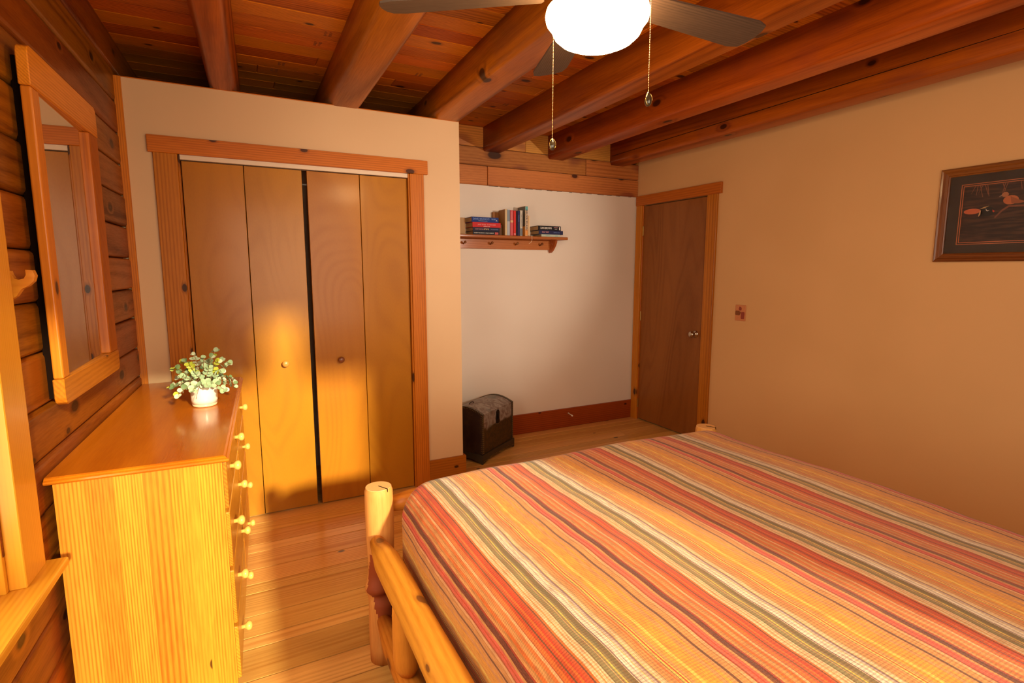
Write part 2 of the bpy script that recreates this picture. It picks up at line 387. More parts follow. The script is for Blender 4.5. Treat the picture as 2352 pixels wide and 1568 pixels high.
# ------------------------------------------------------------------ bifold closet doors (door_1, door_2) and the room door (door_3)
DW,DG=.2974,.0247
def knob(parent,loc,mat,r=.019,name='knob',axis='y',sgn=-1):
    prof=[(r*.45,0),(r*.42,.010),(r*.62,.014),(r*.97,.020),(r*1.0,.026),(r*.86,.032),(r*.5,.0355),(r*.1,.0365)]
    return mesh(name,lathe(bmesh.new(),[(a,sgn*h) for a,h in prof],axis,20),mat,parent,loc,smooth=True)
KL=plain('turned_maple_knob',(206,140,66),.35,coat=.3); KD=plain('dark_walnut_knob',(120,66,38),.35,coat=.3)
for n,(xa,kx,km) in enumerate([(OX0+.001,.232,KL),(OX0+2*DW+DG,.544,KD)]):
    d=empty('door_%d'%(n+1),(xa,YC+.022,.008)); tag(d,kind='structure')
    for q in range(2):
        p=board('door_panel',q*DW+(.009 if n==0 and q==0 else .0018),(q+1)*DW-(.009 if n==1 and q==1 else .0018),-.014,.014,0,1.990,W('door','z'),d,.0015)
    knob(d,(kx-xa,-.014,.898-.008),km)
    mesh('pivot_pin',lathe(bmesh.new(),[(.004,1.985),(.004,1.998)],'z',8),CHROME,d,((2*DW-.01) if n==0 else .012,0,0))
d3=board('door_3',XR+.003,XR+.040,3.180,3.940,.012,2.022,W('rdoor','z'),None,.0015); tag(d3,kind='structure')
for hz in (1.798,1.007,.162):
    h=mesh('hinge',box(bmesh.new(),-.006,.004,-.004,.010,-.045,.045,.002),BRASS,None,(XR+.001,3.941,hz)); h.parent=d3; h.location-=d3.location
kb=mesh('door_knob',lathe(bmesh.new(),[(.030,0),(.030,-.004),(.022,-.008),(.010,-.012),(.010,-.030),(.018,-.034),(.026,-.044),(.027,-.054),(.022,-.062),(.008,-.064)],'x',24),CHROME,d3,(0,0,0),smooth=True)
kb.location=Vector((XR+.003,3.252,.905))-d3.location
# ------------------------------------------------------------------ left-wall window (mostly left of the frame)
def LP(t,s,z): return (t,s,z)
wi=empty('window_1',LW,AZ); tag(wi,kind='structure')
board('casing',.0,.036,-1.693,-1.568,WZ0,2.03,W('sash','z'),wi,.002)
board('casing',.0,.036,-3.07,-2.945,WZ0,2.03,W('sash','z'),wi,.002)
board('casing_head',.0,.038,-3.09,-1.548,2.03,2.12,W('sash','y'),wi,.002)
board('window_jamb',-.10,.0,-1.706,-1.688,WZ0,2.03,W('sash','z'),wi,.001)
board('window_jamb',-.10,.0,-2.962,-2.944,WZ0,2.03,W('sash','z'),wi,.001)
board('window_stop',-.05,-.018,-1.722,-1.706,WZ0,2.03,W('sash','z'),wi,.001)
board('window_sill',-.10,.079,-3.10,-1.548,WZ0-.022,WZ0,W('sash','y'),wi,.003)
board('apron',.0,.020,-3.05,-1.565,WZ0-.10,WZ0-.022,W('sash','y'),wi,.003)
board('sash',-.062,-.04,-1.760,-1.722,WZ0+.002,2.03,W('sash','z'),wi,.002)
board('sash',-.062,-.04,-2.944,-2.906,WZ0+.002,2.03,W('sash','z'),wi,.002)
board('sash',-.062,-.04,-2.906,-1.760,WZ0+.002,WZ0+.05,W('sash','y'),wi,.002)
board('sash',-.062,-.04,-2.906,-1.760,1.33,1.37,W('sash','y'),wi,.002)
o=portal('portal_left_window',(XL-.12-.098,YC-2.32,1.34),(R(90),0,R(-90)-math.atan(KX)+R(0)),1.2,1.3)
for q,(a,b,c,d) in enumerate(RH[:1]):
    wn=empty('window_%d'%(q+2),((a+b)/2,REAR,c)); tag(wn,kind='structure')
    hw=(b-a)/2; hh=d-c
    board('casing',-hw-.09,-hw,-.0,.02,0,hh,W('trim','z'),wn); board('casing',hw,hw+.09,0,.02,0,hh,W('trim','z'),wn)
    board('window_sill',-hw-.11,hw+.11,-.06,.06,-.025,0,W('trim','x'),wn)
# ================================================================== curtain-rod bracket by the window
br=empty('curtain_rod_bracket',(0,0,0)); br.location=(XL+.0,YC,0); br.rotation_euler=(0,0,AZ)
tag(br,'small yellow-lit wooden hook bracket on the log wall left of the mirror','bracket')
hook=[(0,1.352),(.016,1.356),(.034,1.370),(.046,1.388),(.060,1.396),(.072,1.408),(.076,1.422),(.072,1.436),(.058,1.437),(.058,1.424),(.053,1.415),(.042,1.412),(.033,1.416),(.029,1.425),(.027,1.434),(0,1.434)]
mesh('hook',prism(bmesh.new(),hook,'y',-1.545,-1.525),W('sash','x'),br)
board('mounting_block',0,.014,-1.556,-1.520,1.345,1.44,W('log','z'),br,.001)
# ================================================================== mirror on the log wall
mi=empty('wall_mirror',(XL,YC,0),AZ); tag(mi,'tall mirror in an orange-varnished pine frame on the log wall above the dresser','mirror')
FT0,FT1=.026,.052
board('mirror_shade_board',-.004,.020,-1.290,-.73,1.05,2.03,DARK,mi,.001)  # dark board added to stand in for the mirror's shade on the logs
board('frame_stile',FT0,FT1,-1.333,-1.276,1.116,1.942,W('trim','z'),mi,.005,3)
board('frame_stile',FT0,FT1,-.785,-.675,1.116,1.942,W('trim','z'),mi,.005,3)
def railm(z0,z1,low):
    c=.022; a,b=-1.338,-.670
    zz=lambda z:z-(z0+z1)/2; sc=(a+b)/2
    if low: pts=[(a,z1),(a,z0+c),(a+.006,z0+.008),(a+c,z0),(b-c,z0),(b-.006,z0+.008),(b,z0+c),(b,z1)]
    else: pts=[(a,z0),(a,z1-c),(a+.006,z1-.008),(a+c,z1),(b-c,z1),(b-.006,z1-.008),(b,z1-c),(b,z0)]
    bm=prism(bmesh.new(),[(p-sc,zz(q)) for p,q in pts],'x',-(FT1-FT0)/2-.001,(FT1-FT0)/2+.001)
    bmesh.ops.bevel(bm,geom=bm.edges[:],offset=.0025,segments=1,affect='EDGES')
    mesh('frame_rail',bm,W('trim','y'),mi,((FT0+FT1)/2,sc,(z0+z1)/2))
railm(1.942,2.052,False); railm(1.036,1.116,True)
MIR=NT('silvered_glass'); MIR.b.inputs['Base Color'].default_value=(.86,.85,.80,1); MIR.b.inputs['Metallic'].default_value=1; MIR.b.inputs['Roughness'].default_value=.012
mesh('mirror_glass',box(bmesh.new(),-.003,.003,-.252,.252,-.419,.419),MIR.m,mi,(.037,-1.028,1.529),(0,0,math.atan(KX)*.45))
# ================================================================== dresser
ds=empty('dresser',(XL,YC,0),AZ); tag(ds,'honey pine chest of drawers with turned knobs against the log wall','dresser')
A0,A1=-1.420,-.050; F0=.022; F1=.452
bm=bmesh.new(); 
zt=.828
# carcass shell (back, bottom, far side, rails) behind the fronts
box(bm,F0,F1-.004,A0+.019,A1,.06,zt-.001)
mesh('carcass',bm,W('dress','z'),ds)
n=6; wd=(F1-F0)/n
for i in range(n): board('side_stave',F0+i*wd,F0+(i+1)*wd,A0,A0+.018,.0,zt,W('dress','z'),ds,.0003)
board('plinth',F1-.035,F1-.012,A0+.019,A1,.0,.06,W('dress','y'),ds)
# top with moulded edge
def top_slab():
    bm=bmesh.new(); n=4; x0,x1,y0,y1=.008,.474,-1.442,-.030
    prof=[(0.012,.828),(.004,.831),(.0,.836),(.001,.841),(.007,.844),(.010,.8475),(.016,.850)]
    rings=[]
    for o_,z in prof: rings.append([bm.verts.new(v) for v in ((x0,y0+o_,z),(x1-o_,y0+o_,z),(x1-o_,y1,z),(x0,y1,z))])
    for A,B in zip(rings,rings[1:]):
        for i in range(4): bm.faces.new((A[i],A[(i+1)%4],B[(i+1)%4],B[i]))
    bm.faces.new(rings[0][::-1]); bm.faces.new(rings[-1]); return bm
o=mesh('dresser_top',top_slab(),W('dtop','y'),ds)
rowz=[.752,.547,.341,.136]
KN=plain('pale_maple_knob',(240,190,96),.35,coat=.3)
for i,z in enumerate(rowz):
    for (a,b,ks) in ((A0+.03,-.745,(-1.247,-.887)),(-.722,A1-.02,(-.357,))):
        dr=board('drawer',F1-.010,F1+.010,a,b,z-.096,min(z+.096,zt-.012),W('dress','y'),ds,.004,2)
        for s in ks:
            k=knob(dr,(0,0,0),KN,.017,'knob','x',1); k.location=(.010,s-dr.location.y,z-dr.location.z)
# ================================================================== potted eucalyptus
pl=empty('potted_plant',(-.150,2.645,.8505)); tag(pl,'grey-green eucalyptus sprigs in a white ceramic pot on the dresser','plant')
GL=plain('white_glaze',(238,228,208),.18,coat=.5); GB=plain('cream_pot_foot',(226,204,160),.3)
mesh('pot',lathe(bmesh.new(),[(.049,.012),(.0515,.030),(.052,.094),(.050,.096),(.047,.094),(.046,.080),(.001,.078)],'z',40),GL,pl,smooth=True)
mesh('pot_foot',lathe(bmesh.new(),[(.044,0),(.047,.003),(.049,.0125)],'z',40),GB,pl,smooth=True)
LEAFS=[plain('leaf_sage',(150,172,132),.5),plain('leaf_pale',(190,202,168),.5),plain('leaf_lime',(176,182,60),.5),plain('leaf_deep',(104,128,84),.5)]
STEM=plain('stem_brown',(150,120,80),.6)
def leaf_mesh(mat):
    bm=bmesh.new(); c=bm.verts.new((0,.5,-.04)); ring=[]
    for k in range(9):
        a=2*math.pi*k/9; x=math.sin(a)*.46; yy=.5-math.cos(a)*.5
        ring.append(bm.verts.new((x,yy,.10*abs(x)*2+(.05 if yy>.9 else 0))))
    for k in range(9): bm.faces.new((c,ring[k],ring[(k+1)%9]))
    me=bpy.data.meshes.new('leaf'); bm.to_mesh(me); bm.free(); me.materials.append(mat)
    for p in me.polygons: p.use_smooth=True
    return me
LM=[leaf_mesh(m) for m in LEAFS]
rp=random.Random(11); nleaf=0
NS=38
for s in range(NS):
    az=2.39996*s+rp.uniform(-.2,.2); fr_=(s+.5)/NS; el=math.asin(max(-.18,min(.98,1.02-1.16*fr_)))
    L=rp.uniform(.094,.126)*(1 if el<.8 else .92)
    if s in (3,30,36,41): L*=1.18
    dirv=Vector((math.cos(az)*math.cos(el),math.sin(az)*math.cos(el),math.sin(el)))
    p0=Vector((math.cos(az)*.016,math.sin(az)*.016,.088)); pts=[]
    for q in range(6):
        t=q/5; pp=p0+dirv*L*t+Vector((0,0,.022*math.sin(min(t*2,1)*1.57)-(.035*t*t if el<.4 else 0)))
        if Vector((pp.x,pp.y)).length<.058 and pp.z<.102: pp.z=.102
        pts.append(pp)
    st=mesh('stem',tube(bmesh.new(),pts,[.0011]*6,5),STEM,pl)
    mat=rp.choices((0,1,2,3),(5,4,1.3,1.6))[0]
    for q in range(2,6):
        for side in ((-1,1) if q<5 else (-1,1,0)):
            if nleaf>=298: break
            if q==2 and el>.2 and side==1: continue
            tdir=(pts[q]-pts[q-1]).normalized(); sidev=tdir.cross(Vector((rp.uniform(-.4,.4),rp.uniform(-.4,.4),1))).normalized()
            ax=(sidev*side+tdir*(.45 if side else 1)+Vector((rp.uniform(-.35,.35),rp.uniform(-.35,.35),rp.uniform(-.1,.35)))).normalized()
            nrm=(dirv*.8+Vector((0,-.7,.35))+Vector((rp.uniform(-.5,.5),rp.uniform(-.4,.4),rp.uniform(-.4,.4)))).normalized()
            xx=ax.cross(nrm).normalized(); nn=xx.cross(ax).normalized()
            sz=(.0285-.0018*q)*rp.uniform(.85,1.2)
            M=Matrix((xx*sz,ax*sz,nn*sz)).transposed().to_4x4(); M.translation=pts[q]-tdir*.004*(q%2)
            o=bpy.data.objects.new('leaf',LM[mat if rp.random()<.72 else rp.randrange(4)]); link(o,pl); o.matrix_local=M; nleaf+=1
# ================================================================== ceiling fan
HX,HY=.975,1.355
fan=empty('ceiling_fan',(HX,HY,2.56)); tag(fan,'dark-bladed ceiling fan with a lit white glass bowl and two pull chains','fan')
BR=plain('fan_bronze',(78,58,42),.35,.8)
def fz(z): return z-2.56
mesh('canopy',lathe(bmesh.new(),[(.065,fz(2.56)),(.065,fz(2.53)),(.035,fz(2.49)),(.02,fz(2.485))],'z',28),BR,fan,smooth=True)
mesh('downrod',lathe(bmesh.new(),[(.013,fz(2.49)),(.013,fz(2.36))],'z',14),BR,fan,smooth=True)
mesh('motor_housing',lathe(bmesh.new(),[(.03,fz(2.37)),(.085,fz(2.35)),(.105,fz(2.31)),(.105,fz(2.26)),(.085,fz(2.235)),(.06,fz(2.225)),(.06,fz(2.20)),(.02,fz(2.19))],'z',32),BR,fan,smooth=True)
mesh('light_fitter',lathe(bmesh.new(),[(.055,fz(2.205)),(.10,fz(2.200)),(.128,fz(2.192)),(.128,fz(2.178)),(.02,fz(2.176))],'z',36),BR,fan,smooth=True)
GLO=NT('lit_opal_glass'); GLO.b.inputs['Base Color'].default_value=(.9,.87,.8,1); GLO.b.inputs['Emission Color'].default_value=(1,.62,.28,1); GLO.b.inputs['Emission Strength'].default_value=40.0
bowl=[(.118,2.190),(.132,2.186),(.146,2.176),(.1495,2.162),(.146,2.148),(.137,2.137),(.131,2.131),(.130,2.124),(.124,2.112),(.108,2.098),(.084,2.087),(.055,2.0805),(.025,2.078),(.004,2.0775)]
mesh('glass_bowl',lathe(bmesh.new(),[(r,fz(z)) for r,z in bowl],'z',48),GLO.m,fan,smooth=True)
for a in (145.5,72.0,-1.0,-72.0,-144.5):
    bl=bmesh.new()
    r0,r1=.165,.640; w0,w1=.100,.138
    out=[(r0,-w0/2),(r1-.05,-w1/2),(r1-.012,-w1/2+.010),(r1,-w1/2+.035),(r1+.004,0),(r1,w1/2-.035),(r1-.012,w1/2-.010),(r1-.05,w1/2),(r0,w0/2),(r0-.01,w0/2-.02),(r0-.01,-w0/2+.02)]
    prism(bl,out,'z',-.003,.003)
    o=mesh('blade',bl,W('blade','x'),fan,(0,0,fz(2.222))); o.rotation_euler=Euler((R(-11),0,R(a)),'XYZ')
    arm=bmesh.new(); box(arm,.075,.20,-.016,.016,.004,.010,.002); box(arm,.185,.235,-.035,.035,.003,.008,.002)
    mesh('blade_arm',arm,BR,o)
import colorsys
fw=Vector((math.sin(R(27.27)),math.cos(R(27.27)),0)); rt=Vector((math.cos(R(27.27)),-math.sin(R(27.27)),0))
BEAD=plain('bead_chain_metal',(214,180,130),.25,1); FOB=plain('smoked_glass_fob',(52,46,34),.12,.2,coat=.6)
for (off,zt2,zb2) in ((rt*-.117+fw*.125,2.19,1.855),(rt*.132+fw*-.095,2.19,1.925)):
    bm=bmesh.new(); z=zt2
    while z>zb2:
        bmesh.ops.create_icosphere(bm,subdivisions=1,radius=.0017,matrix=Matrix.Translation((0,0,z-zt2))); z-=.0043
    ch=mesh('pull_chain',bm,BEAD,fan,(off.x,off.y,fz(zt2)),smooth=True)
    f=mesh('pull_fob',lathe(bmesh.new(),[(.001,.012),(.004,.006),(.008,-.004),(.010,-.013),(.009,-.021),(.005,-.027),(.001,-.028)],'z',18),FOB,ch,(0,0,zb2-zt2-.010),smooth=True)
    bm=bmesh.new(); tube(bm,[(0.0115*math.sin(t/12*6.283)*(.55 if t in(0,12) else 1),-.003,-.010-.016*-math.cos(t/12*6.283)) for t in range(13)],[.0009]*13,6)
    mesh('wire_loop',bm,BRASS,ch,(0,0,zb2-zt2-.010))
# ================================================================== bed
bed=empty('log_bed',(1.22,.80,0)); tag(bed,'rustic peeled-log bed frame with round posts and double side rails','bed')
bo=Vector((1.22,.80,0))
rb=random.Random(5)
def jit(pts,a): return [Vector(p)+Vector((rb.uniform(-a,a),rb.uniform(-a,a),rb.uniform(-a,a))) for p in pts]
def log(name,p0,p1,r0,r1,axis,parent=bed,cap=.02,n=14,mat=None):
    p0,p1=Vector(p0)-bo,Vector(p1)-bo; c=(p0+p1)/2; L=(p1-p0).length; pts=[];rd=[]
    for q in range(n+1):
        t=q/n; pts.append((p0-c)*(1-t)+(p1-c)*t); e=min(t,1-t)*L
        k=1 if e>=cap else .62+.38*math.sqrt(max(0,1-(1-e/cap)**2))
        rd.append((r0*(1-t)+r1*t)*k*(1+.02*math.sin(q*1.7+p0.x*9)))
    # denser ends
    return mesh(name,tube(bmesh.new(),pts,rd,20,True,.018,rb),mat or W('blog',axis),parent,c,smooth=True)
def post(x,y,burl):
    bm=bmesh.new(); H=.668; zs=[0,.06,.12,.17]+[.19+.008*i for i in range(28)]+[.43,.50,.58,.64,.655,.664,.668]
    rings=[];seg=44
    for z in zs:
        r=.0485+.002*math.sin(z*14)
        if z>.66: r-=.003
        ring=[]
        for k in range(seg):
            th=2*math.pi*k/seg; rr=r*(1+.012*math.sin(3*th+z*5))
            if burl:
                m=max(0,math.cos(th-R(205)))**1.2      # knotty side, towards the camera's left
                g=math.exp(-((z-.29)/.030)**2); n_=math.exp(-((z-.262)/.018)**2)+.5*math.exp(-((z-.34)/.04)**2)
                rr+=m*(.016*g)-.022*n_*max(0,math.cos(th-R(265)))+.0015*g*math.sin(9*th+z*200)
            ring.append(bm.verts.new((rr*math.cos(th),rr*math.sin(th),z)))
        rings.append(ring)
    for A,B in zip(rings,rings[1:]):
        for k in range(seg):
            f=bm.faces.new((A[k],A[(k+1)%seg],B[(k+1)%seg],B[k])); z=(A[0].co.z+B[0].co.z)/2
            c=f.calc_center_median(); th=math.atan2(c.y,c.x)
            if burl and math.cos(th-R(258))>(.15+abs(z-.30-.05*math.sin(th*1.6))*7+.05*math.sin(th*7+z*40)): f.material_index=1
    bm.faces.new(rings[0][::-1]); 
    o=mesh('post',bm,[W('post','z'),RED],bed,(x-bo.x,y-bo.y,0))
    for p in o.data.polygons: p.use_smooth=True
    top=mesh('post_top',lathe(bmesh.new(),[(.0455,0),(.0445,.0015),(.001,.0018)],'z',28),END,o,(0,0,.6675))
    mesh('crack',box(bmesh.new(),.0,.048,-.0012,.0012,-.66,.0006),DARK,o,(0,0,.6702),(0,0,R(-62)))
    return o
RED=plain('red_inner_bark',(146,64,18),.75)
PX0,PX1,PY0,PY1=.412,2.035,-.25,1.845
post(PX0,PY1,True); post(PX1,PY1,False); post(PX0,PY0,False); post(PX1,PY0,False)
RX=.388
for sx,xx in ((0,RX),(1,PX1+.02)):
    log('side_rail',(xx,PY1-.060,.488),(xx-.004,PY0+.02,.488),.044,.049,'y',cap=.03)
    log('side_rail',(xx+.018,PY1-.035,.175),(xx+.006,PY0+.02,.200),.040,.046,'y',cap=.03)
    for i,ys in enumerate((1.465,1.14,.82,.50,.18)):
        log('spindle',(xx+.006,ys-.01,.225),(xx+.002,ys,.462),.041,.038,'z',cap=.07,n=10)
log('end_rail',(PX0+.03,PY1+.010,.590),(PX1-.03,PY1+.010,.590),.040,.040,'x')
log('end_rail',(PX0+.03,PY1+.005,.22),(PX1-.03,PY1+.005,.22),.045,.045,'x')
log('end_rail',(PX0+.03,PY0,.56),(PX1-.03,PY0,.56),.043,.043,'x')
bm=bmesh.new(); box(bm,.475,1.975,-.19,1.765,.24,.42,.02,2)
mesh('box_spring',bm,plain('ticking_grey',(120,112,104),.9),bed,(-bo.x,-bo.y,0))
mt=mesh('mattress',box(bmesh.new(),.48,1.97,-.19,1.76,.42,.655,.11,6),plain('mattress_ticking',(206,196,180),.9)); tag(mt,'thick mattress under the striped quilt on the log bed','mattress')
# quilt
def quilt_mat():
    k=NT('striped_quilt'); uv=k.new('ShaderNodeUVMap'); sp=k.new('ShaderNodeSeparateXYZ'); k.con(uv.outputs[0],sp.inputs[0])
    tc=k.new('ShaderNodeTexCoord'); wv=k.noise(tc.outputs['Object'],2.6,2)
    u=k.math('ADD',sp.outputs[0],k.math('MULTIPLY',k.math('SUBTRACT',wv,.5),.010))
    C=dict(pk=(226,96,84),rb=(168,50,22),tn=(216,154,92),mr=(98,36,22),og=(218,108,34),or_=(200,66,18),db=(104,64,40),cr=(226,206,172),gn=(138,132,94),gd=(112,104,70),yl=(244,206,96),lg=(196,186,184),wh=(236,230,218),pp=(138,112,128),go=(232,164,52),sb=(188,130,70),rd=(202,54,24),pe=(232,178,130))
    seq=[('rb',4),('pk',6),('rd',4),('pk',5),('tn',6),('mr',13),('rb',3),('tn',6),('sb',4),('og',7),('tn',7),('sb',3),('og',8),('pe',5),('rb',2),('og',8),('or_',5),('db',3),('or_',6),('og',4),('rd',4),('or_',8),('mr',2),('og',5),
         ('cr',9),('tn',2),('cr',7),('pe',2),('cr',5),('gd',3),('gn',10),('pe',1.5),('gn',7),('yl',3),('gn',6),('gd',14),('cr',2),('pp',3),('wh',8),('lg',4),('wh',7),('yl',3),('lg',7),('pp',5),('yl',2),('cr',8),('pe',4),('gn',2),('tn',9),('sb',3),('tn',6),('og',3),('tn',6),('gd',2),('yl',4),('rd',4),('yl',3),('sb',2),('tn',7),('go',8),('yl',5),('go',18),('tn',8),('go',4),('tn',6),('db',4),('tn',9),('sb',2),('pe',6)]
    pos=[];a=0; cum=[]
    for c,q in seq: cum.append(a); a+=q
    tot=a; iy=[i for i,(c,_) in enumerate(seq) if c=='cr'][0]; ig=[i for i,(c,_) in enumerate(seq) if c=='go'][0]
    src=[0,cum[iy],cum[ig],tot]; dst=[0,.355,.735,1.0]
    for (c,_),x in zip(seq,cum):
        for q in range(3):
            if src[q]<=x<src[q+1] or q==2: pos.append((dst[q]+(x-src[q])/(src[q+1]-src[q])*(dst[q+1]-dst[q]),c)); break
    per=k.math('FRACT',k.math('DIVIDE',k.math('SUBTRACT',u,.778),.3715))
    prev=None; chunk=30
    for i in range(0,len(pos),chunk):
        sub=pos[i:i+chunk]; r=k.new('ShaderNodeValToRGB'); cr=r.color_ramp; cr.interpolation='LINEAR'
        # sharp-edged constant bands
        cr.interpolation='CONSTANT'
        while len(cr.elements)<len(sub): cr.elements.new(.5)
        for e,(p_,c) in zip(cr.elements,sub): pass
        ps=[max(p_,0) for p_,_ in sub]
        for j in range(len(sub)):
            cr.elements[j].position=ps[j] if j else (0 if i==0 else ps[0])
        for j in range(len(sub)): cr.elements[j].color=lin(C[sub[j][1]])
        k.con(per,r.inputs[0])
        if prev is None: prev=r.outputs[0]
        else: prev=k.mix(k.math('GREATER_THAN',per,sub[0][0]),prev,r.outputs[0])
    # thread-to-thread variation and soft heathering
    cu=k.new('ShaderNodeCombineXYZ'); k.con(u,cu.inputs[0]); k.val(cu.inputs[1],k.math('MULTIPLY',sp.outputs[1],.05))
    th=k.noise(cu.outputs[0],520,2,.7); hd=k.noise(uv.outputs[0],420,2,.7); lo=k.noise(cu.outputs[0],26,2,.6)
    c=k.mix(k.mr(th,.42,.66,0,.60,'LINEAR'),prev,lin((140,78,40)),'MIX')
    c=k.mix(k.mr(lo,.5,.75,0,.20,'LINEAR'),c,lin((232,184,128)))
    c=k.mix(k.mr(hd,.45,.7,0,.08,'LINEAR'),c,lin((244,226,196)))
    c=k.mix(1.0,c,(.76,.67,.54,1),'MULTIPLY')
    k.con(c,k.b.inputs['Base Color']); k.b.inputs['Roughness'].default_value=.85; k.b.inputs['Specular IOR Level'].default_value=.15
    k.b.inputs['Sheen Weight'].default_value=.15
    stitch=k.math('SINE',k.math('MULTIPLY',sp.outputs[1],900)); st2=k.math('SINE',k.math('MULTIPLY',sp.outputs[0],700))
    h=k.math('ADD',k.math('MULTIPLY',stitch,.4),k.math('ADD',k.math('MULTIPLY',st2,.4),k.math('MULTIPLY',hd,1.2)))
    k.bump(h,.35,.0012); return k.m
def quilt():
    x0,x1,yA,yF=.452,2.012,-.22,1.815; r=.125; Z=.702
    bm=bmesh.new(); uvl=bm.loops.layers.uv.new('UVMap')
    L=r*math.pi/2; drop=.16
    nx,ny=150,170; us=[];vs=[]
    cx0,cx1,cy1=x0+r,x1-r,yF-r
    U0,U1=cx0-L-drop,cx1+L+drop; V0,V1=yA,cy1+L+drop
    grid=[]
    rq=random.Random(3); wr=[(rq.uniform(0,6.28),rq.uniform(4,9),rq.uniform(2,5)) for _ in range(5)]
    for i in range(nx+1):
        u=U0+(U1-U0)*i/nx; row=[]
        for j in range(ny+1):
            v=V0+(V1-V0)*j/ny
            bx=min(max(u,cx0),cx1); by=min(v,cy1); ex,ey=u-bx,v-by; d=math.hypot(ex,ey)
            z=Z+.016*math.sin(math.pi*min(max((u-x0)/(x1-x0),0),1))
            n=Vector((0,0,1)); p=Vector((bx,by,z))
            if d>1e-9:
                dx,dy=ex/d,ey/d
                if d<L: th=d/r; p+=Vector((dx*r*math.sin(th),dy*r*math.sin(th),-r*(1-math.cos(th)))); n=Vector((dx*math.sin(th),dy*math.sin(th),math.cos(th)))
                else: p+=Vector((dx*r,dy*r,-r-(d-L))); n=Vector((dx,dy,0))
            w_=0
            for a,f1,f2 in wr: w_+=math.sin(u*f1+a)*math.sin(v*f2*2+a*1.7)
            w_=.0022*w_+.0012*math.sin(v*38+3*math.sin(u*7))*(.4+.6*math.sin(u*2.2)**2)
            p+=n*w_
            vert=bm.verts.new(p); row.append((vert,(u,v)))
        grid.append(row)
    for i in range(nx):
        for j in range(ny):
            q=(grid[i][j],grid[i+1][j],grid[i+1][j+1],grid[i][j+1]); f=bm.faces.new([a[0] for a in q])
            for lp,a in zip(f.loops,q): lp[uvl].uv=a[1]
    o=mesh('striped_quilt',bm,quilt_mat(),None,smooth=True)
    m=o.modifiers.new('thickness','SOLIDIFY'); m.thickness=.010; m.offset=-1
    return o
tag(quilt(),'orange, red, cream and sage striped quilt covering the log bed','quilt')
# ================================================================== wall shelf with pegs
sh=empty('peg_shelf',(1.93,YB,1.60)); tag(sh,'brown wooden wall shelf with a peg rail and heart-cut bracket in the alcove','shelf')
so_=Vector((1.93,YB,1.60))
def sb(name,x0,x1,y0,y1,z0,z1,mat,bev=.002,seg=1): 
    o=board(name,x0-so_.x,x1-so_.x,y0-so_.y,y1-so_.y,z0-so_.z,z1-so_.z,mat,sh,bev,seg); return o
sb('shelf_board',1.36,2.530,3.868,YB-.001,1.690,1.712,W('shelf','x'),.006,3)
sb('peg_rail',1.38,2.460,YB-.024,YB-.001,1.610,1.690,W('shelf','x'))
def bracket(x):
    bm=bmesh.new()
    out=[(0,0),(0,-.100),(-.014,-.106),(-.030,-.104),(-.060,-.085),(-.095,-.050),(-.112,-.020),(-.116,0)]
    hs=[(-.050,-.058),(-.040,-.045),(-.034,-.034),(-.036,-.026),(-.043,-.024),(-.050,-.030),(-.057,-.024),(-.064,-.026),(-.066,-.034),(-.060,-.045)]
    for xx in (0,.018):
        A=[bm.verts.new((xx,a,b)) for a,b in out]; B=[bm.verts.new((xx,a,b)) for a,b in hs]
        es=[bm.edges.new((A[i],A[(i+1)%len(A)])) for i in range(len(A))]+[bm.edges.new((B[i],B[(i+1)%len(B)])) for i in range(len(B))]
        bmesh.ops.triangle_fill(bm,use_beauty=True,edges=es)
        if xx==0: A0_,B0_=A,B
    for P0,P1_ in ((A0_,A),(B0_,B)):
        for i in range(len(P0)): bm.faces.new((P0[i],P0[(i+1)%len(P0)],P1_[(i+1)%len(P0)],P1_[i]))
    mesh('bracket',bm,W('shelf','z'),sh,(x-so_.x,-.001,.0915))
bracket(2.442); bracket(1.39)
for px in (1.400,1.636,1.872,2.105,2.341):
    o=mesh('peg',lathe(bmesh.new(),[(.006,0),(.0055,-.028),(.007,-.034),(.0105,-.038),(.010,-.046),(.005,-.050)],'y',14),W('frame','y'),sh,(px-so_.x,-.024,.047),smooth=True); o.rotation_euler=(R(-14),0,0)
# ------------------------------------------------------------------ books
PAGE=NT('page_block'); tc=PAGE.new('ShaderNodeTexCoord'); pz=PAGE.noise(tc.outputs['Object'],600,1)
PAGE.val(PAGE.b.inputs['Base Color'],PAGE.mix(PAGE.mr(pz,.3,.7,0,.5),lin((196,160,112)),lin((150,112,70)))); PAGE.b.inputs['Roughness'].default_value=.9
PAGE=PAGE.m
def text(parent,txt,size,mat,loc,rot,xs=1.0,name='lettering',align='CENTER'):
    cu=bpy.data.curves.new(name,'FONT'); cu.body=txt; cu.size=size; cu.align_x=align; cu.align_y='CENTER'; cu.extrude=.0002; cu.resolution_u=2; cu.offset=size*.012
    t=bpy.data.objects.new(name,cu); COL.objects.link(t)
    dg=bpy.context.evaluated_depsgraph_get(); me=bpy.data.meshes.new_from_object(t.evaluated_get(dg)); bpy.data.objects.remove(t)
    o=bpy.data.objects.new(name,me); me.materials.clear(); me.materials.append(mat); link(o,parent)
    o.location=loc; o.rotation_euler=rot; o.scale=(xs,1,1); return o
INK=lambda n,c: plain('ink_'+n,c,.5)
IW=INK('white',(232,226,214)); IB=INK('blue',(120,150,210)); IK=INK('dark',(60,50,60)); IR=INK('red',(200,60,50)); IG=INK('gold',(220,180,110)); ITE=INK('teal',(90,170,170)); IOR=INK('orange',(232,150,60)); IPK=INK('pink',(226,150,150))
